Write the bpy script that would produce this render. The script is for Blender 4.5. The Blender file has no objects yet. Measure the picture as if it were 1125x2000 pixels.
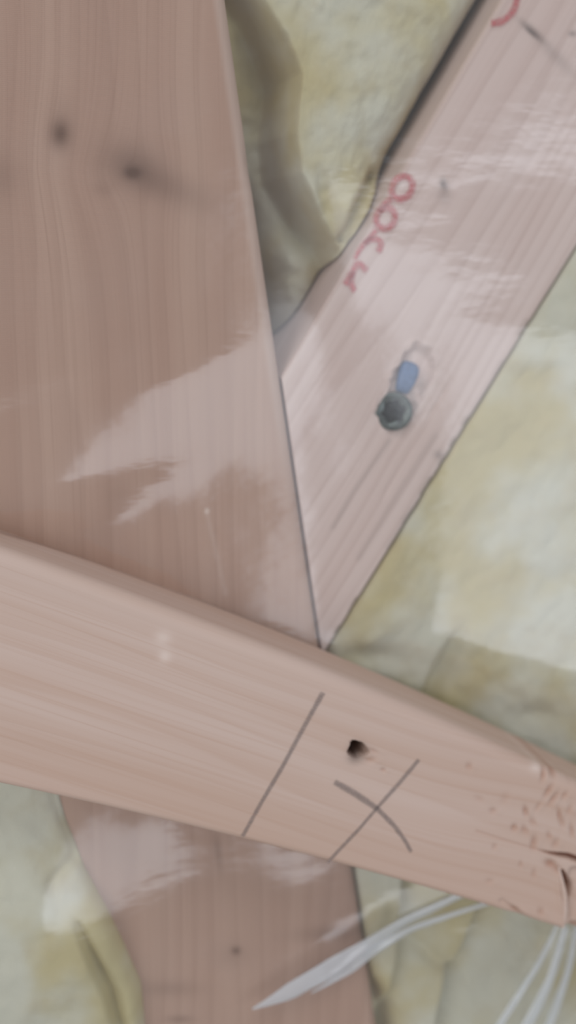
import bpy, math
import numpy as np
from mathutils import Matrix, Vector

# ------------------------------------------------------------------ camera
F_PX = 2144.0                     # focal length in pixels of the 1125x2000 frame
YAW, PITCH, DIST = math.radians(16), math.radians(-10), 0.410
fw = np.array([math.sin(YAW)*math.cos(PITCH), math.cos(YAW)*math.cos(PITCH), math.sin(PITCH)])
rt = np.array([math.cos(YAW), -math.sin(YAW), 0.0])
up = np.cross(rt, fw)
CAM = -fw*DIST
sc = bpy.context.scene
COL = sc.collection
cam = bpy.data.cameras.new('camera')
cam.sensor_fit = 'VERTICAL'; cam.sensor_height = 36.0; cam.lens = 36.0*F_PX/2000.0
cam.clip_start = 0.005; cam.clip_end = 50
cam.dof.use_dof = True; cam.dof.focus_distance = 0.355; cam.dof.aperture_fstop = 4.4
cam_o = bpy.data.objects.new('camera', cam); COL.objects.link(cam_o)
cam_o.matrix_world = Matrix(((rt[0], up[0], -fw[0], CAM[0]), (rt[1], up[1], -fw[1], CAM[1]),
                             (rt[2], up[2], -fw[2], CAM[2]), (0, 0, 0, 1)))
sc.camera = cam_o

# ------------------------------------------------------------------ light
world = bpy.data.worlds.new('world'); sc.world = world; world.use_nodes = True
bg = world.node_tree.nodes['Background']
bg.inputs['Color'].default_value = (0.97, 0.98, 1.0, 1); bg.inputs['Strength'].default_value = 0.34
def area_light(name, loc, target, sx, sy, power, color):
    l = bpy.data.lights.new(name, 'AREA'); l.shape = 'RECTANGLE'; l.size = sx; l.size_y = sy
    l.energy = power; l.color = color
    o = bpy.data.objects.new(name, l); COL.objects.link(o)
    o.location = loc
    o.rotation_euler = (Vector(target)-Vector(loc)).to_track_quat('-Z', 'Y').to_euler()
    return o
# daylight from the room's window, behind the camera and to the right
area_light('window_daylight', (1.2, -2.0, -0.36), (0, 0, 0), 1.35, 1.6, 12, (0.86, 0.91, 1.0))
# added fill light at left, clear of the film's reflections
area_light('left_fill_light', (-1.9, -1.7, 0.2), (0, 0, 0), 1.2, 1.5, 19, (1.0, 0.985, 0.97))
# added high light for glints on the film and the batten's top
area_light('upper_added_light', (-0.3, -1.4, 2.0), (0, 0, 0), 1.1, 0.9, 17, (0.94, 0.96, 1.0))
vs = sc.view_settings
vs.view_transform = 'Standard'; vs.look = 'None'; vs.gamma = 1.0; vs.exposure = 0.0
vs.use_curve_mapping = False

# ------------------------------------------------------------------ helpers
Y0 = np.array([0.0, -1.0, 0.0])   # towards the room
def unproj(px, py, O=(0, 0, 0), n=Y0):
    px = np.atleast_1d(np.asarray(px, float)); py = np.atleast_1d(np.asarray(py, float))
    d = fw[None] + rt[None]*((px-562.5)/F_PX)[:, None] + up[None]*((1000-py)/F_PX)[:, None]
    t = ((np.asarray(O)-CAM)@n)/(d@n)
    return CAM[None]+d*t[:, None]
def proj(P):
    P = np.asarray(P, float); q = P-CAM
    z = q@fw
    return 562.5+F_PX*(q@rt)/z, 1000-F_PX*(q@up)/z
def wallpx(x, z):
    return proj(np.stack([x, np.zeros_like(x), z], -1))

_rng = np.random.RandomState(7)
_lat = _rng.rand(256, 256)*2-1
def vnoise(x, y, seed=0):
    x = np.asarray(x)+seed*17.31; y = np.asarray(y)+seed*9.77
    xi = np.floor(x).astype(int); yi = np.floor(y).astype(int)
    fx = x-xi; fy = y-yi
    fx = fx*fx*fx*(fx*(fx*6-15)+10); fy = fy*fy*fy*(fy*(fy*6-15)+10)
    a = _lat[xi & 255, yi & 255]; b = _lat[(xi+1) & 255, yi & 255]
    c = _lat[xi & 255, (yi+1) & 255]; d = _lat[(xi+1) & 255, (yi+1) & 255]
    return (a*(1-fx)+b*fx)*(1-fy)+(c*(1-fx)+d*fx)*fy
def fbm(x, y, seed=0, oct=4):
    s = 0; a = 1.0
    for k in range(oct):
        s = s+a*vnoise(x*2**k, y*2**k, seed+k*3); a *= 0.5
    return s/1.6
def sstep(a, b, x):
    t = np.clip((x-a)/(b-a), 0, 1); return t*t*(3-2*t)
def pdist(px, py, pts):
    """distance and running parameter of points to a polyline"""
    best = np.full(np.shape(px), 1e9); par = np.zeros(np.shape(px)); n = len(pts)-1
    for k in range(n):
        (x0, y0), (x1, y1) = pts[k], pts[k+1]
        dx, dy = x1-x0, y1-y0; L = dx*dx+dy*dy
        t = np.clip(((px-x0)*dx+(py-y0)*dy)/L, 0, 1)
        d = np.hypot(px-x0-t*dx, py-y0-t*dy)
        m = d < best
        best = np.where(m, d, best); par = np.where(m, (k+t)/n, par)
    return best, par
def gauss(px, py, cx, cy, rx, ry, ang=0):
    c, s = math.cos(math.radians(ang)), math.sin(math.radians(ang))
    u = (px-cx)*c+(py-cy)*s; v = -(px-cx)*s+(py-cy)*c
    return np.exp(-((u/rx)**2+(v/ry)**2))

def mesh_obj(name, verts, faces, mat, parent=None, attrs=None, smooth=True):
    me = bpy.data.meshes.new(name)
    verts = np.asarray(verts, np.float64)
    if isinstance(faces, np.ndarray):
        nf = len(faces); k = faces.shape[1]
        me.vertices.add(len(verts)); me.vertices.foreach_set('co', verts.astype(np.float32).ravel())
        me.loops.add(nf*k); me.loops.foreach_set('vertex_index', faces.astype(np.int32).ravel())
        me.polygons.add(nf); me.polygons.foreach_set('loop_start', (np.arange(nf)*k).astype(np.int32))
        me.update(calc_edges=True)
    else:
        me.from_pydata([tuple(v) for v in verts], [], faces)
    me.validate()
    if smooth:
        me.polygons.foreach_set('use_smooth', np.ones(len(me.polygons), dtype=bool))
    for k, v in (attrs or {}).items():
        a = me.attributes.new(k, 'FLOAT', 'POINT'); a.data.foreach_set('value', np.asarray(v, np.float32).ravel())
    me.materials.append(mat)
    o = bpy.data.objects.new(name, me); COL.objects.link(o)
    if parent: o.parent = parent
    return o
def tag(o, label, cat=None, group=None, kind=None):
    o['label'] = label
    if cat: o['category'] = cat
    if group: o['group'] = group
    if kind: o['kind'] = kind
    return o
def grid_faces(nr, nc, off=0):
    i = np.arange(nr-1)[:, None]*nc+np.arange(nc-1)[None]
    i = i.ravel()+off
    return np.stack([i, i+1, i+nc+1, i+nc], -1)

# ------------------------------------------------------------------ materials
class NT:
    def __init__(s, name):
        s.m = bpy.data.materials.new(name); s.m.use_nodes = True
        s.t = s.m.node_tree; s.t.nodes.clear()
        s.out = s.t.nodes.new('ShaderNodeOutputMaterial')
    def n(s, typ, ins=None, **kw):
        nd = s.t.nodes.new('ShaderNode'+typ)
        for k, v in kw.items(): setattr(nd, k, v)
        for k, v in (ins or {}).items():
            if isinstance(v, bpy.types.NodeSocket): s.t.links.new(v, nd.inputs[k])
            else: nd.inputs[k].default_value = v
        return nd
    def math(s, op, a, b=0.0, c=0.0):
        return s.n('Math', {0: a, 1: b, 2: c}, operation=op).outputs[0]
    def attr(s, name): return s.n('Attribute', attribute_name=name).outputs['Fac']
    def mixc(s, f, a, b, mode='MIX'):
        nd = s.n('Mix', data_type='RGBA', blend_type=mode, clamp_factor=True)
        for k, v in ((0, f), (6, a), (7, b)):
            if isinstance(v, bpy.types.NodeSocket): s.t.links.new(v, nd.inputs[k])
            else: nd.inputs[k].default_value = v if k == 0 else (tuple(v)+(1,))[:4]
        return nd.outputs[2]
    def vec(s, x, y, z):
        return s.n('CombineXYZ', {0: x, 1: y, 2: z}).outputs[0]
    def noise(s, v, scale, detail=3, rough=0.5):
        return s.n('TexNoise', {'Vector': v, 'Scale': scale, 'Detail': detail, 'Roughness': rough}).outputs['Fac']
    def ramp(s, f, a, b):
        return s.n('MapRange', {0: f, 1: a, 2: b, 3: 0.0, 4: 1.0}, interpolation_type='SMOOTHSTEP').outputs[0]
    def surf(s, sh): s.t.links.new(sh, s.out.inputs['Surface']); return s.m

def lin(r, g, b):
    f = lambda c: (c/255/12.92) if c <= 10 else ((c/255+0.055)/1.055)**2.4
    return (f(r), f(g), f(b))

def wood(name, light, mid, dark, ring=150.0, seed=0.0, knot_or_shade_c=(96, 66, 50), ringamt=0.5, sawamt=0.0):
    """planed softwood: attributes gl (along grain), gw (across grain, bent round knots), knot, pale, torn"""
    t = NT(name)
    gl, gw = t.attr('gl'), t.attr('gw')
    v1 = t.vec(t.math('MULTIPLY', gl, 5.0), t.math('MULTIPLY', gw, 90.0), seed)
    broad = t.noise(v1, 0.6, 3)
    v2 = t.vec(t.math('MULTIPLY', gl, 6.0), t.math('MULTIPLY', gw, 800.0), seed+3)
    fine = t.noise(v2, 1.0, 3, 0.6)
    wv = t.math('ADD', t.math('MULTIPLY', gw, ring), t.math('MULTIPLY', t.noise(t.vec(t.math('MULTIPLY', gl, 3.0), t.math('MULTIPLY', gw, 25.0), seed+7), 1.0, 2), 5.0))
    fr = t.math('FRACT', wv)
    late = t.math('POWER', fr, 2.5)
    late = t.math('MULTIPLY', late, t.ramp(t.math('SUBTRACT', 1.0, fr), 0.0, 0.12))
    c = t.mixc(t.ramp(broad, 0.3, 0.7), lin(*light), lin(*mid))
    c = t.mixc(t.math('MULTIPLY', late, ringamt), c, lin(*dark))
    c = t.mixc(t.math('MULTIPLY', t.ramp(fine, 0.5, 0.78), 0.3), c, lin(*dark))
    c = t.mixc(t.math('MULTIPLY', t.ramp(fine, 0.5, 0.25), 0.22), c, lin(*light))
    c = t.mixc(t.attr('knot'), c, lin(*knot_or_shade_c))
    c = t.mixc(t.attr('torn'), c, lin(150, 92, 62))
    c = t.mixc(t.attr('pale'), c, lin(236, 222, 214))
    h = t.math('ADD', t.math('MULTIPLY', fine, 0.6), t.math('MULTIPLY', late, 0.5))
    if sawamt:
        sw = t.n('TexWave', {'Vector': t.vec(gl, gw, 0.0), 'Scale': 520.0, 'Distortion': 1.5, 'Detail': 1.0}).outputs['Fac']
        h = t.math('ADD', h, t.math('MULTIPLY', sw, sawamt))
        c = t.mixc(t.math('MULTIPLY', sw, 0.06), c, lin(*dark))
    bump = t.n('Bump', {'Height': h, 'Strength': 0.25, 'Distance': 0.0004}).outputs[0]
    p = t.n('BsdfPrincipled', {'Base Color': c, 'Roughness': 0.62, 'Normal': bump, 'Specular IOR Level': 0.3})
    return t.surf(p.outputs[0])

M_BAT = wood('pine_batten', (203, 181, 170), (194, 167, 152), (178, 142, 120), ring=110, seed=1.0, ringamt=0.25, knot_or_shade_c=(40, 36, 32))
M_WIDE = wood('pine_brown', (189, 157, 139), (178, 144, 126), (146, 112, 94), ring=110, seed=5.0, ringamt=0.25, sawamt=0.25)
M_DIAG = wood('pine_pale', (222, 203, 196), (214, 192, 184), (176, 147, 137), ring=150, seed=9.0, ringamt=0.4, sawamt=0.1, knot_or_shade_c=(70, 62, 60))

def wool_mat():
    t = NT('glass_wool')
    co = t.n('TexCoord').outputs['Object']
    a = t.noise(co, 22.0, 3); b = t.noise(co, 70.0, 5, 0.65); f = t.noise(co, 900.0, 3, 0.7)
    c = t.mixc(t.ramp(a, 0.38, 0.64), lin(206, 204, 187), lin(194, 182, 140))
    c = t.mixc(t.math('MULTIPLY', t.ramp(b, 0.45, 0.8), 0.3), c, lin(180, 160, 118))
    h = t.math('ADD', t.math('MULTIPLY', b, 0.7), t.math('MULTIPLY', f, 0.3))
    bump = t.n('Bump', {'Height': h, 'Strength': 0.35, 'Distance': 0.0015}).outputs[0]
    p = t.n('BsdfPrincipled', {'Base Color': c, 'Roughness': 0.95, 'Normal': bump, 'Specular IOR Level': 0.1})
    return t.surf(p.outputs[0])
M_WOOL = wool_mat()

def film_mat(name='polythene_film', h0=0.03, h1=0.03):
    t = NT(name)
    co = t.n('TexCoord').outputs['Object']
    w1 = t.noise(co, 14.0, 2); w2 = t.noise(t.n('VectorMath', {0: co, 1: (1.0, 1.0, 2.6)}, operation='MULTIPLY').outputs[0], 40.0, 3)
    h = t.math('ADD', t.math('MULTIPLY', w1, 1.0), t.math('MULTIPLY', w2, 0.18))
    bump = t.n('Bump', {'Height': h, 'Strength': 0.35, 'Distance': 0.004}).outputs[0]
    # the sheet is one surface: same index from either side
    ior = t.math('SUBTRACT', 1.5, t.math('MULTIPLY', t.n('NewGeometry').outputs['Backfacing'], 1.5-1/1.5))
    fres = t.n('Fresnel', {'IOR': ior, 'Normal': bump}).outputs[0]
    refl = t.math('MINIMUM', t.math('MULTIPLY', fres, 2.0), 1.0)
    gl = t.n('BsdfGlossy', {'Color': (1, 1, 1, 1), 'Roughness': 0.125, 'Normal': bump}).outputs[0]
    tr = t.n('BsdfTransparent', {'Color': (0.97, 0.975, 0.975, 1)}).outputs[0]
    df = t.n('BsdfDiffuse', {'Color': (0.86, 0.89, 0.93, 1)}).outputs[0]
    tl = t.n('BsdfTranslucent', {'Color': (0.86, 0.89, 0.93, 1)}).outputs[0]
    hz = t.n('MixShader', {0: 0.5, 1: df, 2: tl}).outputs[0]
    hf = t.math('ADD', h0, t.math('MULTIPLY', t.ramp(t.noise(co, 30.0, 3), 0.4, 0.75), h1))
    s1 = t.n('MixShader', {0: hf, 1: tr, 2: hz}).outputs[0]
    s2 = t.n('MixShader', {0: refl, 1: s1, 2: gl}).outputs[0]
    return t.surf(s2)
M_FILM = film_mat()
M_FOLD = film_mat('gathered_film', 0.55, 0.20)     # several layers thick

def plain(name, c, rough=0.5, metal=0.0, spec=0.5, noise=None):
    t = NT(name); col = lin(*c)
    cc = col+(1,)
    if noise:
        co = t.n('TexCoord').outputs['Object']
        cc = t.mixc(t.ramp(t.noise(co, noise[0], 3), 0.4, 0.7), col, lin(*noise[1]))
    p = t.n('BsdfPrincipled', {'Base Color': cc, 'Roughness': rough, 'Metallic': metal, 'Specular IOR Level': spec})
    return t.surf(p.outputs[0])
M_STEEL = plain('zinc_steel', (98, 106, 102), 0.35, 0.9, noise=(900, (48, 54, 54)))
M_STEELD = plain('dark_steel', (16, 19, 21), 0.6, 0.5, noise=(900, (9, 11, 12)))
M_BLUE = plain('blue_plastic', (96, 120, 158), 0.5, 0.0, noise=(500, (84, 106, 142)))
M_BOARD = plain('sheathing', (120, 100, 80), 0.9, noise=(30, (96, 78, 62)))
def mark_mat(name, c, amt, sc_):
    t = NT(name); co = t.n('TexCoord').outputs['Object']
    g = t.ramp(t.noise(co, sc_, 3, 0.7), 0.25, 0.6)
    d = t.n('BsdfPrincipled', {'Base Color': lin(*c)+(1,), 'Roughness': 0.6}).outputs[0]
    tr = t.n('BsdfTransparent').outputs[0]
    e = t.attr('edge')
    return t.surf(t.n('MixShader', {0: t.math('MULTIPLY', t.math('MULTIPLY', t.math('ADD', 0.45, t.math('MULTIPLY', g, 0.55)), amt), e), 1: tr, 2: d}).outputs[0])
M_PENCIL = mark_mat('pencil_graphite', (118, 110, 110), 0.5, 1800.0)
M_RED = mark_mat('red_stamp_ink', (198, 70, 82), 0.66, 700.0)

# ------------------------------------------------------------------ boards
def slab(name, O, el, ew, n, L, T, pos, height, thick, mat, feat, parent=None, arris=(0.0015, 0.0015)):
    """a board: L (rows along the grain) x T (0..1 across); pos(l,t)->(l,w); height(px,py,l,w)->m proud of the plane;
    feat(px,py,l,w)->dict(dw, knot, pale, torn)"""
    l, tt = np.meshgrid(L, T, indexing='ij')
    ll, ww = pos(l, tt)
    wa = ww[:, :1]; wb = ww[:, -1:]
    P = O[None, None]+ll[..., None]*el+ww[..., None]*ew
    px, py = proj(P)
    h = height(px, py, ll, ww)
    for d, r in ((np.abs(ww-wa), arris[0]), (np.abs(wb-ww), arris[1])):
        q = np.clip((r-d)/r, 0, 1); h = h-r*(1-np.sqrt(np.clip(1-q*q, 0, 1)))
    P = P+h[..., None]*n
    nr, nc = l.shape
    ft = feat(px, py, ll, ww)
    z = np.zeros_like(ll)
    at = {'gl': ll, 'gw': ww+ft.get('dw', z), 'knot': ft.get('knot', z), 'pale': ft.get('pale', z), 'torn': ft.get('torn', z)}
    back = [P[:, -1]-n*thick, P[:, 0]-n*thick]
    V = np.concatenate([P.reshape(-1, 3)]+back); b0 = nr*nc
    for k in at:
        a = np.broadcast_to(at[k], ll.shape)
        at[k] = np.concatenate([a.ravel(), a[:, -1]+(thick if k == 'gw' else 0), a[:, 0]-(thick if k == 'gw' else 0)])
    fc = [grid_faces(nr, nc)]
    r = np.arange(nr-1)
    fc.append(np.stack([r*nc+nc-1, b0+r, b0+r+1, (r+1)*nc+nc-1], -1))
    fc.append(np.stack([b0+r, b0+nr+r, b0+nr+r+1, b0+r+1], -1))
    fc.append(np.stack([b0+nr+r, r*nc, (r+1)*nc, b0+nr+r+1], -1))
    fc = np.concatenate(fc)
    faces = fc
    # end caps as quads fanning to the back edge
    caps = []
    for row in (0, nr-1):
        mid = nc//2
        for c in range(nc-1):
            bk = b0+nr+row if c < mid else b0+row
            caps.append((row*nc+c, row*nc+c+1, bk, bk))
        caps.append((row*nc+mid, b0+row, b0+nr+row, b0+nr+row))
    me = bpy.data.meshes.new(name)
    o = None
    fl = [tuple(f) for f in fc.tolist()]+[(a, b, c) for a, b, c, _ in caps]
    me.from_pydata(V.tolist(), [], fl)
    me.polygons.foreach_set('use_smooth', np.r_[np.ones((nr-1)*(nc-1), bool), np.zeros(len(fl)-(nr-1)*(nc-1), bool)])
    for k, v in at.items():
        a = me.attributes.new(k, 'FLOAT', 'POINT'); a.data.foreach_set('value', v.astype(np.float32))
    # make normals point outwards
    import bmesh
    bm = bmesh.new(); bm.from_mesh(me); bmesh.ops.recalc_face_normals(bm, faces=bm.faces); bm.to_mesh(me); bm.free()
    me.materials.append(mat)
    o = bpy.data.objects.new(name, me); COL.objects.link(o)
    if parent: o.parent = parent
    return o

def edge_fn(pts, O, el, ew, n, deg=2):
    """a board edge through points seen in the photograph, as w(l) on the board's own plane; straight beyond them"""
    q = unproj([p[0] for p in pts], [p[1] for p in pts], O, n)-O
    l, w = q@el, q@ew
    c = np.polyfit(l, w, deg); d = np.polyder(c)
    lo, hi = l.min(), l.max()
    def f(x):
        x = np.asarray(x, float); xc = np.clip(x, lo, hi)
        return np.polyval(c, xc)+np.polyval(d, xc)*(x-xc)
    return f

def dense(a, b, lo, hi, fine, coarse):
    return np.unique(np.concatenate([np.arange(a, lo, coarse), np.arange(lo, hi, fine), np.arange(hi, b, coarse), [b]]))

# --- wide upright plank
W_O = np.array([0, 0.002, 0.0]); W_L = np.array([0, 0, 1.0]); W_W = np.array([1.0, 0, 0])
wr = edge_fn([(437, 0), (468, 180), (508, 400), (538, 560), (553, 700), (568, 860), (592, 1040), (616, 1240), (690, 1720), (745, 2000)], W_O, W_L, W_W, Y0, 2)
PLANK_W = 0.113
def w_pos(l, t):
    b = wr(l); return l, b-PLANK_W*(1-t)
def w_height(px, py, l, w):
    h = 0.0003*vnoise(w*30, l*4, 1)
    h = h-0.0010*gauss(px, py, 492, 330, 9, 40, -14)
    return h
KN = [(118, 262, 20, 27, 0), (258, 338, 34, 16, 15), (461, 1857, 8, 7, 0), (10, 330, 60, 50, 0)]
def w_feat(px, py, l, w):
    k = 0.85*gauss(px, py, 118, 262, 21, 29)+0.5*gauss(px, py, 122, 215, 26, 40)*0.25
    k = k+0.5*gauss(px, py, 262, 325, 66, 42, 25)+0.5*gauss(px, py, 258, 338, 18, 13)+0.30*gauss(px, py, 330, 368, 95, 32, 20)
    k = k+0.25*gauss(px, py, 0, 345, 40, 45)+0.15*gauss(px, py, 200, 370, 22, 16)
    k = k+0.65*gauss(px, py, 461, 1857, 9, 8)+0.16*gauss(px, py, 455, 1865, 34, 26)
    k = k+0.42*gauss(px, py, 655, 1822, 70, 16, -4)+0.25*gauss(px, py, 330, 1930, 60, 16)+0.4*gauss(px, py, 350, 1990, 25, 8)
    k = k+0.35*gauss(px, py, 425, 1660, 8, 40, -8)+0.12*gauss(px, py, 228, 970, 26, 40)
    k = k+0.2*gauss(px, py, 488, 320, 9, 45, -14)
    # grain flows round the knots
    dw = 0
    for cx, cy, rx, ry, _ in KN[:3]+[(262, 330, 60, 40, 0)]:
        s = np.tanh((px-cx)/rx)
        dw = dw-0.0016*(rx/20)*s*np.exp(-(((px-cx)/(rx*3))**2+((py-cy)/(ry*3.2))**2))
    arc = np.exp(-((px-250)/190)**2)*np.exp(-np.abs(py-330)/230)
    dw = dw+0.006*arc
    p = 0.6*gauss(px, py, 404, 998, 4, 5)+0.12*np.exp(-(pdist(px, py, [(404, 1000), (425, 1090), (440, 1160)])[0]/5)**2)
    p = p+0.24*sstep(0.0065, 0.0035, wr(l)-w)*sstep(1000, 700, py)      # paler strip along the right edge, fading downwards
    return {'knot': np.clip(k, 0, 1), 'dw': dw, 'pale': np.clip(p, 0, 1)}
zt = unproj(560, -60)[0][2]; zb = unproj(560, 2060)[0][2]
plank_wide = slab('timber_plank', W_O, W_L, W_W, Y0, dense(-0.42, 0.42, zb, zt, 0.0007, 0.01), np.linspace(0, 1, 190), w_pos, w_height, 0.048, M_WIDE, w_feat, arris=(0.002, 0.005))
tag(plank_wide, 'wide upright brown pine plank with two dark knots, behind the film and the batten', 'plank')

# --- diagonal plank
D_O = np.array([0, 0.0045, 0.0])
q = unproj([720, 1069, 835, 640], [450, 569, 250, 1258], D_O)
e1 = q[2]-q[0]; e2 = q[1]-q[3]
D_L = e1/np.linalg.norm(e1)+e2/np.linalg.norm(e2); D_L /= np.linalg.norm(D_L)
D_W = np.cross(D_L, Y0); D_W /= np.linalg.norm(D_W)
if D_W[0] < 0: D_W = -D_W
dl = edge_fn([(972, 10), (835, 250), (720, 450), (655, 560), (560, 715)], D_O, D_L, D_W, Y0, 1)
dr = edge_fn([(1069, 569), (984, 713), (898, 863), (808, 1012), (738, 1090), (644, 1262)], D_O, D_L, D_W, Y0, 1)
def d_start(w):
    """where a line of constant w meets the wide plank's right side"""
    l = np.full_like(w, -0.05)
    for _ in range(40):
        P = D_O+l[..., None]*D_L+w[..., None]*D_W
        gap = P[..., 0]-(wr(P[..., 2])+0.0006)
        l = l-gap/D_L[0]*0.8
    return l
def d_pos(u, t):
    l = u*0.5-0.15
    for _ in range(3):
        w = dl(l)*(1-t)+dr(l)*t
        l0 = d_start(w)
        l = l0+u*(0.40-l0)
    return l, dl(l)*(1-t)+dr(l)*t
def d_height(px, py, l, w):
    h = 0.0003*vnoise(w*40, l*5, 4)
    # ragged pocket in which the screw and the blue stub sit
    d, _ = pdist(px, py, [(772, 806), (800, 745), (818, 705)])
    r = 33+6*vnoise(px/14, py/14, 3)
    h = h-0.0032*sstep(r+4, r-12, d)-0.006*gauss(px, py, 772, 806, 24, 24)-0.0018*gauss(px, py, 826, 762, 7, 24, 22)
    # raised rim of torn grain
    h = h+0.0007*np.exp(-((d-r-5)/6)**2)*(0.5+0.5*vnoise(px/9, py/9, 8))
    h = h-0.0008*gauss(px, py, 1040, 62, 26, 6, 42)-0.001*gauss(px, py, 868, 360, 8, 11)
    h = h-0.0006*np.exp(-(pdist(px, py, [(905, 700), (800, 880), (700, 1050)])[0]/5)**2)*sstep(-0.2, 0.5, vnoise(l*80, w*20, 9))
    # chipped lower edge
    e = pdist(px, py, [(1069, 569), (644, 1262)])[0]
    h = h-0.0008*sstep(12, 2, e)*sstep(0.1, 0.6, vnoise(l*220, w*30, 5))
    return h
def d_feat(px, py, l, w):
    k = 0.75*gauss(px, py, 1040, 62, 27, 7, 42)+0.22*gauss(px, py, 1085, 110, 50, 12, 45)+0.6*gauss(px, py, 868, 360, 7, 11, -20)
    k = k+0.25*gauss(px, py, 868, 380, 14, 18)+0.5*gauss(px, py, 1118, 66, 8, 6)+0.4*gauss(px, py, 856, 888, 10, 9)
    k = k+0.25*np.exp(-(pdist(px, py, [(985, 710), (898, 850), (760, 1070)])[0]/7)**2)
    k = k+0.20*np.exp(-(pdist(px, py, [(760, 860), (690, 960), (650, 1030)])[0]/5)**2)+0.15*np.exp(-(pdist(px, py, [(850, 850), (780, 960), (700, 1090)])[0]/6)**2)
    k = k+0.3*gauss(px, py, 812, 1010, 12, 10)+0.3*gauss(px, py, 795, 1045, 10, 9)
    k = k+0.28*gauss(px, py, 828, 755, 7, 22, 22)
    s = np.tanh((px-790)/30)
    dw = -0.002*s*gauss(px, py, 790, 770, 80, 110, 25)
    return {'knot': np.clip(k, 0, 1), 'dw': dw}
plank_diag = slab('timber_plank', D_O, D_L, D_W, Y0, np.concatenate([np.linspace(0, 0.78, 470), np.linspace(0.79, 1, 14)]), np.linspace(0, 1, 180), d_pos, d_height, 0.045, M_DIAG, d_feat, arris=(0.002, 0.0018))
tag(plank_diag, 'pale diagonal pine plank stamped in red and holding a screw, rising to the upper right', 'plank')

# --- batten in front of the film
B_T = math.radians(5)             # its left end stands a little further off the planks
B_N = np.array([-math.sin(B_T), -math.cos(B_T), 0.0])
B_TH = 0.030
B_O = unproj(640, 1480)[0]; B_O = B_O+np.array([0, -0.038, 0])
q = unproj([0, 1125], [1300, 1675], B_O, B_N)
B_L = q[1]-q[0]; B_L /= np.linalg.norm(B_L)
B_W = np.cross(B_L, B_N); B_W /= np.linalg.norm(B_W)
if B_W[2] > 0: B_W = -B_W         # w grows downwards
bt = edge_fn([(0, 1072), (320, 1185), (640, 1312), (900, 1424), (1125, 1526)], B_O, B_L, B_W, B_N, 2)
bb = edge_fn([(0, 1533), (240, 1583), (470, 1637), (640, 1684), (880, 1751), (1125, 1822)], B_O, B_L, B_W, B_N, 2)
def b_pos(l, t): return l, bt(l)*(1-t)+bb(l)*t
TEAR = [(1062, 1512, 5, 14, 20, 1), (1083, 1510, 8, 8, 0, 1.2), (1070, 1545, 5, 15, 32, .9), (1080, 1560, 5, 14, 36, .9), (1102, 1553, 5, 9, 35, .6),
        (1026, 1584, 5, 10, -10, 1), (1040, 1605, 6, 10, -30, .6), (1004, 1616, 6, 7, 15, .9), (1024, 1620, 6, 10, -30, .7), (1042, 1646, 6, 13, 8, .9),
        (1092, 1592, 4, 13, -8, .9), (1098, 1607, 5, 10, 0, .6), (1116, 1622, 4, 13, -6, .8), (1072, 1632, 5, 9, -20, .6), (1084, 1647, 6, 10, 20, .6),
        (962, 1583, 7, 6, 0, .6), (965, 1653, 5, 6, 0, .5), (1016, 1688, 4, 7, 0, .5), (1042, 1706, 5, 9, 0, .5), (915, 1496, 6, 7, 0, .6),
        (1075, 1687, 12, 8, 20, 1.3), (1088, 1698, 8, 7, 0, .9), (1006, 1775, 10, 4, 35, 1), (1055, 1780, 6, 8, -10, .6), (955, 1720, 8, 5, 0, .4),
        (700, 1470, 0.1, 0.1, 0, 0), (748, 1503, 5, 4, 0, .7), (722, 1484, 10, 5, -15, .6), (728, 1466, 10, 4, 20, .5), (1118, 1518, 5, 10, 20, .5),
        (935, 1560, 10, 6, 30, .3), (985, 1560, 8, 12, 20, .3), (1050, 1575, 4, 9, 30, .5), (1112, 1580, 5, 10, 20, .5)]
CRACK = [(930, 1622), (985, 1640), (1040, 1656), (1075, 1666), (1110, 1672), (1160, 1690), (1260, 1725)]
SPLIT = [(1098, 1700), (1108, 1735), (1106, 1772)]
def b_height(px, py, l, w):
    h = 0.00025*vnoise(l*12, w*60, 2)+0.0006*vnoise(l*6, w*14, 6)
    d = np.hypot((px-698)/1.0, (py-1464)/0.92)
    ang = np.arctan2(py-1464, px-698)
    r = 17+2.2*np.sin(3*ang+1)+1.5*np.sin(5*ang)
    h = h-0.016*sstep(r+2.5, r-3, d)-0.0012*gauss(px, py, 697, 1482, 14, 10)
    for cx, cy, rx, ry, a, s in TEAR:
        if s: h = h-0.0009*s*gauss(px, py, cx, cy, rx, ry, a)+0.0003*s*gauss(px, py, cx+rx*1.6, cy+2, rx, ry, a)
    d, p = pdist(px, py, CRACK)
    wd = 1.5+2.5*sstep(0.35, 0.7, p)
    h = h-(0.0003+0.004*sstep(0.35, 0.7, p))*np.exp(-(d/wd)**2)
    d, p = pdist(px, py, SPLIT)
    h = h-0.007*np.exp(-(d/(1.5+7*np.sin(np.pi*np.clip(p, 0.02, 0.98))))**2)
    # the corner beyond the split has sprung back
    side = sstep(1106, 1120, px)*sstep(1690, 1705, py+ (px-1106)*0.1)*sstep(1230, 1150, px)
    h = h-0.0022*side
    h = h-0.004*sstep(1800, 1815, py)*sstep(1098, 1112, px)*sstep(1160, 1135, px)
    h = h+0.0010*gauss(px, py, 1092, 1735, 7, 45, -4)
    e = pdist(px, py, [(980, 1760), (1030, 1800)])[0]
    return h-0.0015*np.exp(-(e/6)**2)*0.6
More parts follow.
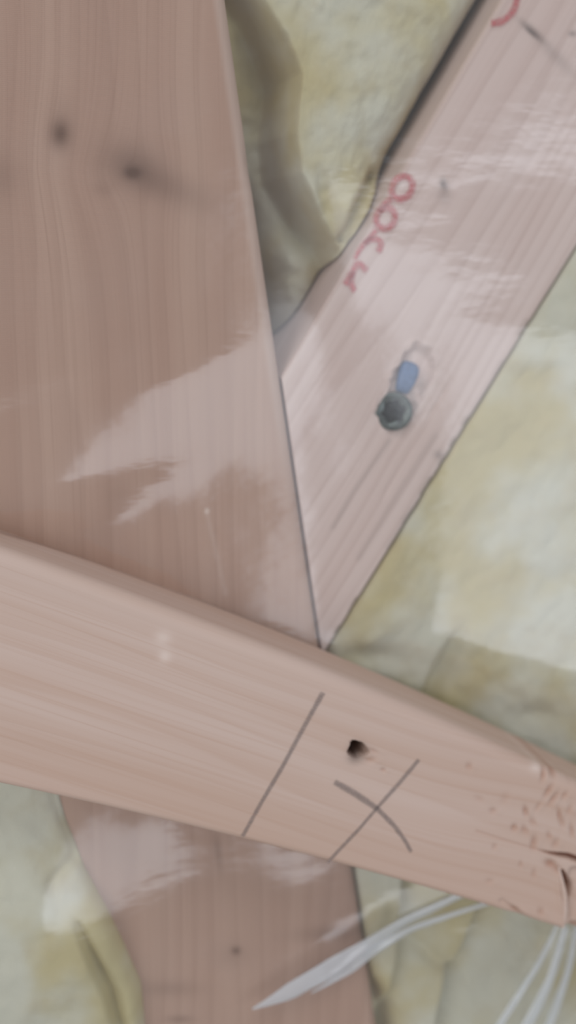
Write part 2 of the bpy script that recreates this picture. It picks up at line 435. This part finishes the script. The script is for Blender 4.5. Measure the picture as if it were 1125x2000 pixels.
def b_feat(px, py, l, w):
    tn = 0
    for cx, cy, rx, ry, a, s in TEAR:
        if s: tn = tn+0.42*s*gauss(px, py, cx, cy, rx, ry, a)
    d, p = pdist(px, py, CRACK); tn = tn+(0.15+0.75*sstep(0.35, 0.65, p))*np.exp(-(d/3.2)**2)
    d, p = pdist(px, py, SPLIT); tn = tn+0.9*np.exp(-(d/(2+6*np.sin(np.pi*np.clip(p, .02, .98))))**2)
    tn = tn+0.3*sstep(1800, 1815, py)*sstep(1098, 1112, px)*sstep(1160, 1135, px)
    k = 0.9*gauss(px, py, 698, 1465, 15, 14)+0.35*gauss(px, py, 695, 1484, 16, 10)  # shade inside the nail hole painted in; grey tint on its lower lip
    pl = 0.35*gauss(px, py, 318, 1246, 16, 14)+0.4*gauss(px, py, 322, 1282, 12, 12)+0.4*gauss(px, py, 1048, 1500, 12, 8)
    s = np.exp(-(((px-1085)/170)**2+((py-1610)/150)**2))
    return {'torn': np.clip(tn, 0, 1), 'knot': np.clip(k, 0, 1), 'pale': np.clip(pl, 0, 1), 'dw': 0.006*s}
lL = ((unproj(-20, 1300, B_O, B_N)[0]-B_O)@B_L); lR = ((unproj(1150, 1690, B_O, B_N)[0]-B_O)@B_L)
lM = ((unproj(890, 1600, B_O, B_N)[0]-B_O)@B_L)
LB = np.unique(np.concatenate([np.arange(lL-0.16, lL-0.05, 0.008), np.arange(lL-0.05, lM, 0.0007), np.arange(lM, lR, 0.0003), np.arange(lR, lR+0.15, 0.0012)]))
batten = slab('wood_batten', B_O, B_L, B_W, B_N, LB, np.linspace(0, 1, 230), b_pos, b_height, B_TH, M_BAT, b_feat, arris=(0.005, 0.0025))
tag(batten, 'light pine batten across the front of the film, with pencil marks and a nail hole', 'batten')

# ------------------------------------------------------------------ marks drawn on the boards
def ribbon(name, pts, O, n, width, mat, parent, lift=0.00025, jitter=0.1, closed=False, seed=0, hfun=None):
    """a drawn stroke: thin strip lying on the board; pts (x, y) on the board as seen in the photo; width in m or list"""
    pts = list(pts)+([pts[0]] if closed else [])
    P = unproj([p[0] for p in pts], [p[1] for p in pts], O, n)
    # resample smoothly
    s = np.r_[0, np.cumsum(np.linalg.norm(np.diff(P, axis=0), axis=1))]
    N = max(8, int(s[-1]/0.0007)); u = np.linspace(0, s[-1], N)
    Q = np.stack([np.interp(u, s, P[:, k]) for k in range(3)], -1)
    for _ in range(6):
        R = Q.copy(); R[1:-1] = (Q[:-2]+2*Q[1:-1]+Q[2:])/4
        if closed: R[0] = R[-1] = (Q[-2]+2*Q[0]+Q[1])/4
        Q = R
    T = np.gradient(Q, axis=0); T /= np.linalg.norm(T, axis=1)[:, None]
    S = np.cross(T, n)
    wv = np.interp(np.linspace(0, 1, N), np.linspace(0, 1, np.size(width)) if np.size(width) > 1 else [0, 1], np.atleast_1d(width) if np.size(width) > 1 else [width]*2)
    wv = wv*(1+jitter*vnoise(np.arange(N)*0.35, np.full(N, seed+0.3)))
    cols = []; ed = []
    for a, e in ((-1, 0), (-0.55, 0.8), (0, 1), (0.55, 0.8), (1, 0)):
        cols.append(Q+S*(a*wv/2)[:, None]+n*lift); ed.append(np.full(N, e))
    V = np.stack(cols, 1).reshape(-1, 3); E = np.stack(ed, 1)
    if not closed: E[0] = 0; E[-1] = 0
    return mesh_obj(name, V, grid_faces(N, 5), mat, parent, {'edge': E.ravel()})
b_lift = 0.0007
ribbon('pencil_line', [(631, 1350), (590, 1424), (550, 1498), (512, 1562), (472, 1634)], B_O, B_N, [0.0024, 0.0021, 0.0021, 0.0020, 0.0019], M_PENCIL, batten, b_lift, seed=1)
ribbon('pencil_cross_stroke', [(651, 1525), (690, 1547), (735, 1577), (768, 1610), (790, 1640), (803, 1664)], B_O, B_N, [0.0025, 0.0032, 0.0025, 0.0022, 0.0018], M_PENCIL, batten, b_lift, seed=2)
ribbon('pencil_cross_stroke', [(818, 1481), (780, 1527), (736, 1576), (700, 1618), (665, 1655), (638, 1684)], B_O, B_N, [0.0020, 0.0021, 0.0018, 0.0019, 0.0016], M_PENCIL, batten, b_lift, seed=3)
def ring(cx, cy, rx, ry, a, k=20):
    c, s = math.cos(math.radians(a)), math.sin(math.radians(a))
    return [(cx+rx*math.cos(t)*c-ry*math.sin(t)*s, cy+rx*math.cos(t)*s+ry*math.sin(t)*c) for t in np.linspace(0, 2*math.pi, k, endpoint=False)]
R_L = 0.0007
stamp = ribbon('red_stamp_character', ring(784, 367, 20, 25, 35), D_O, Y0, 0.0034, M_RED, plank_diag, R_L, closed=True, seed=4)
for pts, w, cl in ((ring(752, 426, 19, 22, 25), 0.0034, True),
                   ([(708, 478), (722, 466), (738, 466), (745, 474), (742, 486), (736, 494)], 0.0032, False),
                   ([(766, 388), (748, 398), (738, 416)], 0.003, False),
                   ([(718, 530), (708, 522), (697, 512), (690, 528), (680, 545), (672, 558)], 0.0034, False),
                   ([(690, 528), (684, 548), (686, 562), (694, 570)], 0.0032, False),
                   ([(736, 448), (720, 466), (702, 486), (690, 508)], 0.0026, False),
                   ([(956, 46), (972, 46), (990, 36), (1004, 18), (1010, -4), (1008, -30), (995, -45)], 0.0034, False)):
    ribbon('red_stamp_character', pts, D_O, Y0, w, M_RED, plank_diag, R_L, closed=cl, seed=w*1e4)

# splinter curling away at the split in the batten
def curl():
    P = unproj([1090, 1094, 1099, 1101, 1099], [1688, 1716, 1745, 1780, 1812], B_O, B_N)
    N = 24; u = np.linspace(0, 4, N)
    Q = np.stack([np.interp(u, range(5), P[:, k]) for k in range(3)], -1)
    V = []
    for i in range(N):
        f = math.sin(math.pi*i/(N-1)); wd = 0.0012*(0.3+f)
        V += [Q[i]-B_L*wd+B_N*0.0002, Q[i]+B_N*(0.0004+0.0010*f), Q[i]+B_L*wd*0.8+B_N*(0.0004+0.0014*f), Q[i]+B_L*wd*0.6-B_N*0.0008]
    fs = []
    for i in range(N-1):
        for k in range(4):
            a, b = i*4+k, i*4+(k+1) % 4; fs.append((a, b, b+4, a+4))
    fs += [(0, 1, 2, 3), tuple(range(N*4-4, N*4))[::-1]]
    n = len(V)
    return mesh_obj('splinter', V, fs, M_BAT, batten, {'gl': np.array(V)@B_L, 'gw': np.array(V)@B_W, 'pale': np.full(n, .15), 'knot': np.zeros(n), 'torn': np.zeros(n)})
curl()

# ------------------------------------------------------------------ screw and blue stub in the diagonal plank
def lathe_star(prof, seg=72):
    """prof: (r, z, star depth) rings; returns verts, quads"""
    V = []; Fc = []
    for r, z, st in prof:
        for k in range(seg):
            a = 2*math.pi*k/seg
            rr = r*(1+st*math.cos(6*a))
            V.append((rr*math.cos(a), rr*math.sin(a), z))
    for i in range(len(prof)-1):
        for k in range(seg):
            Fc.append((i*seg+k, i*seg+(k+1) % seg, (i+1)*seg+(k+1) % seg, (i+1)*seg+k))
    return V, Fc
mm = 0.001
c_screw = unproj(766, 803, D_O)[0]
z_ax = Vector((-0.34, -0.92, 0.06)).normalized()     # the head looks a little to the left
x_ax = Vector((0.35, 0, 1.0)); x_ax = (x_ax-z_ax*x_ax.dot(z_ax)).normalized(); y_ax = z_ax.cross(x_ax)
root = bpy.data.objects.new('wood_screw', None); COL.objects.link(root); root.empty_display_size = 0.01
root.matrix_world = Matrix((( x_ax[0], y_ax[0], z_ax[0], c_screw[0]), (x_ax[1], y_ax[1], z_ax[1], c_screw[1]-0.0012), (x_ax[2], y_ax[2], z_ax[2], c_screw[2]), (0, 0, 0, 1))) @ Matrix.Scale(1.13, 4)
tag(root, 'steel wood screw with a star-shaped drive, sunk in the diagonal plank below the blue stub', 'screw')
V, Fc = lathe_star([(3.0*mm, -5*mm, 0), (6.0*mm, -1.6*mm, 0), (6.5*mm, -0.6*mm, 0), (6.4*mm, 0, 0), (5.9*mm, 0.35*mm, 0), (4.6*mm, 0.0*mm, 0), (3.7*mm, -0.6*mm, 0.10)])
mesh_obj('screw_head', V, Fc, M_STEEL, root)
V, Fc = lathe_star([(3.7*mm, -0.6*mm, 0.10), (3.2*mm, -1.6*mm, 0.13), (2.9*mm, -2.8*mm, 0.13), (1.4*mm, -3.0*mm, 0.05), (0.6*mm, -2.6*mm, 0), (0.05*mm, -2.4*mm, 0)])
mesh_obj('drive_recess', V, Fc, M_STEELD, root)
V, Fc = lathe_star([(3.0*mm, -5*mm, 0)]+[(x*mm, -(6+i*1.2)*mm, 0) for i, x in enumerate([2.0, 2.9]*14)]+[(0.1*mm, -42*mm, 0)], 20)
mesh_obj('threaded_shank', V, Fc, M_STEELD, root)

c_st = unproj(798, 738, D_O)[0]
ax = unproj(808, 706, D_O)[0]-unproj(790, 762, D_O)[0]; ax = ax/np.linalg.norm(ax)
sd = np.cross(ax, Y0)
V = []; seg = 20; prof = [(-6.2, 2.2, -0.6), (-5.2, 2.9, 0.0), (-2.0, 3.7, 0.5), (1.5, 4.1, 0.6), (4.2, 3.9, 0.3), (5.6, 2.9, -0.2), (6.2, 1.5, -0.8)]
for s, r, lift in prof:
    for k in range(seg):
        a = 2*math.pi*k/seg
        V.append(c_st+ax*s*mm+sd*r*mm*math.cos(a)+Y0*((-2.2+lift)*mm+r*mm*0.62*math.sin(a)))
Fc = [(i*seg+k, i*seg+(k+1) % seg, (i+1)*seg+(k+1) % seg, (i+1)*seg+k) for i in range(len(prof)-1) for k in range(seg)]
Fc += [tuple(range(seg))[::-1], tuple(range((len(prof)-1)*seg, len(prof)*seg))]
stub = mesh_obj('plug', V, Fc, M_BLUE)
tag(stub, 'small slate blue stub lodged in the wood just above the screw head', 'plug')

# ------------------------------------------------------------------ glass wool
def groove(px, py, pts, wd):
    d, p = pdist(px, py, pts)
    f = sstep(0.0, 0.4, p)*sstep(1.0, 0.8, p)
    return f*np.exp(-(d/(wd*(0.5+0.5*f)))**2)
def batt(name, z0, z1, xl, xr, yfun, nx, nz, label):
    """a wool batt filling a bay: lumpy face between xl(z) and xr(z), body 90 mm deep"""
    zz = np.linspace(z0, z1, nz); u = np.linspace(0, 1, nx)
    Z, U = np.meshgrid(zz, u, indexing='ij')
    X = xl(Z)*(1-U)+xr(Z)*U
    px, py = wallpx(X, Z)
    Yv = yfun(px, py, X, Z)*mm
    V = np.stack([X, Yv, Z], -1)
    ring_ = np.concatenate([np.arange(nx), np.arange(1, nz)*nx+nx-1, (nz-1)*nx+np.arange(nx-2, -1, -1), np.arange(nz-2, 0, -1)*nx])
    V = V.reshape(-1, 3); B = V[ring_].copy(); B[:, 1] = 0.098
    f = grid_faces(nz, nx); n = len(ring_); b0 = len(V)
    k = np.arange(n); k2 = (k+1) % n
    f = np.concatenate([f, np.stack([ring_[k], b0+k, b0+k2, ring_[k2]], -1)])
    fl = [tuple(x) for x in f.tolist()]+[tuple(b0+k[::-1])]
    o = mesh_obj(name, np.concatenate([V, B]), fl, M_WOOL)
    return tag(o, label, 'insulation', 'glass wool between the planks')
zj = unproj(556, 708)[0][2]
_t = unproj([972, 560], [10, 715], D_O)
def d_left_x(z):
    # x of the diagonal plank's upper-left edge at height z
    l = (z-0.0)/D_L[2]
    for _ in range(4): l = (z-dl(l)*D_W[2])/D_L[2]
    return l*D_L[0]+dl(l)*D_W[0]
def d_right_x(z):
    l = (z-0.0)/D_L[2]
    for _ in range(4): l = (z-dr(l)*D_W[2])/D_L[2]
    return l*D_L[0]+dr(l)*D_W[0]
def y_upper(px, py, X, Z):
    y = 9+2.5*fbm(px/120, py/120, 2)+1.0*fbm(px/35, py/35, 5)
    c = np.interp(py, [-300, -60, 60, 130, 250, 330, 420, 480, 560], [470, 500, 575, 602, 590, 602, 650, 690, 720])
    rec = sstep(8, -34, px-c)
    y = y+32*rec*sstep(520, 380, py)+20*rec*sstep(380, 520, py)
    y = y-10*gauss(px, py, 480, 40, 60, 110)*rec
    y = y-2*gauss(px, py, 600, 560, 25, 70)
    xe = np.interp(py, [-500, 10, 250, 450, 560, 715], [1272, 972, 835, 720, 655, 560])
    y = y+24*np.exp(-np.clip(xe-px, 0, 999)/34)*sstep(420, 260, py)+3*np.exp(-np.clip(xe-px, 0, 999)/20)
    xw = np.interp(py, [-500, 0, 400, 560, 700], [350, 437, 508, 538, 553])
    y = y+60*np.exp(-(np.clip(px-xw, 0, 999)/44)**2)*sstep(280, 420, py)+8*np.exp(-np.clip(px-xw, 0, 999)/20)
    y = y+5*groove(px, py, [(632, 290), (660, 400), (690, 470), (700, 500)], 18)
    y = y+6*np.exp(-(pdist(px, py, [(760, 330), (720, 400), (700, 460)])[0]/12)**2)
    return np.maximum(y, 4)
batt('insulation_batt', zj, 0.40, lambda z: wr(z)+0.0015, lambda z: np.maximum(d_left_x(z)-0.0015, wr(z)+0.0017), y_upper and y_upper, 170, 330,
     'cream wool in the narrow V between the upright and diagonal planks')
def y_right(px, py, X, Z):
    y = 5+2.2*fbm(px/150, py/150, 12)+1.2*fbm(px/40, py/40, 15)
    y = y+7*groove(px, py, [(925, 1205), (885, 1300), (850, 1370), (830, 1430)], 16)-2.5*gauss(px, py, 950, 1290, 50, 60)
    y = y+4*gauss(px, py, 1060, 1410, 40, 26)+4*gauss(px, py, 740, 1290, 40, 18)
    y = y+2.2*gauss(px, py, 960, 900, 120, 50, -30)+1.5*gauss(px, py, 1060, 780, 50, 60)
    # folds under the batten
    low = sstep(1640, 1720, py)
    c1 = np.interp(py, [1700, 1790, 1850, 1930, 2000, 2300], [985, 945, 925, 885, 868, 830])
    y = y+low*13*sstep(-6, 16, px-c1)*np.exp(-np.clip(px-c1, 0, 999)/110)
    c2 = np.interp(py, [1700, 1800, 1870, 1930, 2000, 2300], [800, 792, 785, 775, 765, 740])
    y = y+low*10*sstep(-8, 10, px-c2)*np.exp(-np.clip(px-c2, 0, 999)/60)
    y = y+low*9*groove(px, py, [(728, 1900), (748, 1960), (760, 2020), (775, 2120)], 14)
    y = y+low*4*groove(px, py, [(800, 1840), (870, 1900), (915, 1925)], 14)
    y = y-low*3*gauss(px, py, 745, 1850, 45, 70)
    e = pdist(px, py, [(1400, 30), (1069, 569), (644, 1262), (690, 1720), (745, 2000), (800, 2300)])[0]
    return np.maximum(y+7*np.exp(-e/10), 1.2)
batt('insulation_batt', -0.42, 0.28, lambda z: np.maximum(d_right_x(z)+0.0015, wr(z)+0.0012), lambda z: np.full_like(z, 0.36)+0*z, y_right, 300, 480,
     'pale yellow wool filling the bay right of the planks, above and below the batten')
LB_PTS = [(60, 1200), (100, 1500), (128, 1600), (168, 1700), (214, 1785), (246, 1852), (276, 1920), (283, 1985), (290, 2100), (330, 2400)]
lbp = unproj([p[0] for p in LB_PTS], [p[1] for p in LB_PTS])
def lb_x(z):
    return np.interp(-z, -lbp[:, 2], lbp[:, 0])
def y_left(px, py, X, Z):
    y = -1.0+1.6*fbm(px/110, py/110, 22)+0.8*fbm(px/36, py/36, 25)
    lip = sstep(1680, 1790, py)        # lower down the wool bulges over the plank's edge
    xe = np.interp(py, [p[1] for p in LB_PTS], [p[0] for p in LB_PTS])
    e = np.clip(xe-px, 0, 999)
    y = y-3.5*lip*np.exp(-((e-45)/70)**2)-6.0*gauss(px, py, 70, 1840, 160, 170)
    y = y+9*groove(px, py, [(138, 1765), (150, 1790), (185, 1868), (215, 1930), (236, 2010), (250, 2100), (260, 2250)], 12)
    y = y+3*np.exp(-(pdist(px, py, [(160, 1660), (130, 1690), (100, 1720)])[0]/14)**2)
    y = y+5*np.exp(-e/12)
    xp = wr(Z)-PLANK_W                 # over the plank the wool lies on its face
    over = sstep(-0.004, 0.001, X-xp)
    return np.where(over > 0, np.minimum(y, 1.6*over+y*(1-over)), y)
zl0 = lbp[0, 2]
batt('insulation_batt', -0.42, 0.20, lambda z: np.full_like(z, -0.40)+0*z, lambda z: np.where(z > unproj(110, 1500)[0][2], np.minimum(lb_x(z), wr(z)-PLANK_W-0.001), lb_x(z)), y_left, 260, 480,
     'pale yellow wool at lower left, creased and bulging over the edge of the wide plank')

# sheathing behind the bays
def box(name, a, b, mat):
    V = [(x, y, z) for x in (a[0], b[0]) for y in (a[1], b[1]) for z in (a[2], b[2])]
    return mesh_obj(name, V, [(0, 1, 3, 2), (4, 6, 7, 5), (0, 4, 5, 1), (2, 3, 7, 6), (0, 2, 6, 4), (1, 5, 7, 3)], mat, smooth=False)
tag(box('wall_back', (-0.42, 0.099, -0.44), (0.40, 0.117, 0.44), M_BOARD), 'dark sheathing board behind the wool', kind='structure')

# ------------------------------------------------------------------ plastic film
FX = np.arange(-0.36, 0.36, 0.0013); FZ = np.arange(-0.40, 0.40, 0.0013)
ZF, XF = np.meshgrid(FZ, FX, indexing='ij')
fpx, fpy = wallpx(XF, ZF)
def film_y(px, py):
    y = -1.2-0.7*(1+vnoise(px/330, py/330, 31))-0.25*(1+vnoise(px/120, py/150, 35))
    # a swell lifts it off the wide plank, sinking towards the seam
    d, p = pdist(px, py, [(-360, 1036), (640, 668)])
    p = p*2-1
    y = y-8.2*(1-sstep(-0.35, 1.1, p))*np.exp(-(d/((120-30*np.clip(p, 0, 1))*np.where(py > 903.5-0.368*px, 1.22, 1.0)))**3)
    # tight along the seam, rising over the wool to the right
    xs = np.interp(py, [560, 700, 1240], [540, 553, 616]); xd = np.interp(py, [569, 1262], [1069, 650])
    t = (px-xs)/np.maximum(xd+170-xs, 30)
    y = y-6.6*sstep(0.0, 1.0, t)*sstep(330, 740, py)*sstep(170, 0, py-(1150+(px-660)*0.29))
    # bulge over the wool at lower left
    y = y-12.0*gauss(px, py, 60, 1800, 190, 195)
    # crumpled below the batten
    low = sstep(1560, 1720, py)
    y = y-low*0.45*(1+vnoise(px/110, py/130, 41))
    # a soft ridge beside the wide plank's edge at the top
    d, p = pdist(px, py, [(610, 60), (640, 350), (665, 640)])
    y = y-1.4*np.sin(np.pi*np.clip(p, 0, 1))*np.exp(-(d/85)**2)
    y = y-1.3*gauss(px, py, 0, 1665, 22, 26)
    # puckers below the batten
    for pts, wd, ht in (([(470, 1962), (560, 1915), (690, 1842), (780, 1785), (900, 1735)], 30, 2.2),
                        ([(985, 2060), (1030, 1960), (1075, 1880), (1105, 1790)], 26, 2.0)):
        d, p = pdist(px, py, pts)
        y = y-ht*np.exp(-(d/wd)**2)*(0.25+0.75*np.sin(np.pi*np.clip(p, 0.04, 0.96)))
    return y
YF = film_y(fpx, fpy)*mm
# it lies over the wool that bulges out at lower left
yl = (y_left(fpx, fpy, XF, ZF)-0.7)*mm
edge_x = np.interp(fpy, [p[1] for p in LB_PTS], [p[0] for p in LB_PTS])
YF = np.where((fpx < edge_x+8) & (fpy > 1300), np.minimum(YF, yl), YF)
for _ in range(6):
    YF[1:-1, 1:-1] = (YF[1:-1, 1:-1]*2+YF[:-2, 1:-1]+YF[2:, 1:-1]+YF[1:-1, :-2]+YF[1:-1, 2:])/6
YF = np.where((fpx < edge_x) & (fpy > 1300), np.minimum(YF, yl+0.0004), YF)
# held flat where the batten presses on it
Vb = np.stack([XF, YF, ZF], -1)
rel = Vb-B_O
bl = rel@B_L; bw = rel@B_W
behind = -B_TH-0.0008
inb = sstep(-0.006, 0.002, np.minimum(bw-bt(bl), bb(bl)-bw)+0.0)
lim = B_O[1]                                        # plane of the batten's back
yback = B_O[1]+(-B_TH-0.001-(rel[..., 0]*B_N[0]+rel[..., 2]*B_N[2]))/B_N[1]
YF = np.where(inb > 0, np.maximum(YF, np.minimum(yback, 0.0008)*inb+YF*(1-inb)), YF)
film = mesh_obj('plastic_film', np.stack([XF, YF, ZF], -1).reshape(-1, 3), grid_faces(len(FZ), len(FX)), M_FILM)
tag(film, 'clear wrinkled plastic film stretched over the planks and wool, behind the batten', 'plastic film')

# pleats where the film is gathered into several layers
def pleat(pts, width, height, lift):
    P = unproj([p[0] for p in pts], [p[1] for p in pts])
    N = 60; q = np.linspace(0, len(pts)-1, N)
    Q = np.stack([np.interp(q, range(len(pts)), P[:, k]) for k in range(3)], -1)
    for _ in range(8): Q[1:-1] = (Q[:-2]+2*Q[1:-1]+Q[2:])/4
    x, z = Q[:, 0], Q[:, 2]
    fx, fz = wallpx(x, z)
    Q[:, 1] = film_y(fx, fz)*mm-lift
    T = np.gradient(Q, axis=0); T /= np.linalg.norm(T, axis=1)[:, None]
    S = np.cross(T, Y0); S /= np.linalg.norm(S, axis=1)[:, None]
    wv = np.interp(np.linspace(0, 1, N), np.linspace(0, 1, len(width)), width)*mm
    V = []; seg = 18
    for i in range(N):
        for k in range(seg):
            a = 2*math.pi*k/seg
            wr_ = 1+0.16*math.cos(3*a+i*0.12)
            V.append(Q[i]+S[i]*wv[i]*math.cos(a)*wr_+Y0*height*mm*(wv[i]/max(wv))*math.sin(a)*wr_)
    f = [(i*seg+k, i*seg+(k+1) % seg, (i+1)*seg+(k+1) % seg, (i+1)*seg+k) for i in range(N-1) for k in range(seg)]
    return mesh_obj('film_fold', V, f, M_FOLD, film)
pleat([(488, 1958), (560, 1922), (640, 1876), (700, 1836), (780, 1784), (900, 1735)], [0.4, 3.6, 4.2, 2.8, 2.0, 1.6], 1.6, 0.0010)
pleat([(600, 1925), (680, 1880), (720, 1840), (790, 1800), (960, 1750)], [0.3, 1.6, 2.0, 1.4, 1.0], 1.2, 0.0016)
pleat([(900, 2260), (985, 2050), (1022, 1975), (1065, 1890), (1095, 1800)], [0.2, 2.6, 2.4, 2.0, 1.6], 1.5, 0.0010)
pleat([(960, 2280), (1040, 2050), (1075, 1960), (1100, 1880), (1118, 1800)], [0.2, 2.0, 1.9, 1.6, 1.3], 1.3, 0.0010)
pleat([(800, 2240), (930, 2050), (985, 1960), (1045, 1870), (1080, 1800)], [0.2, 1.4, 1.6, 1.3, 1.0], 1.0, 0.0010)
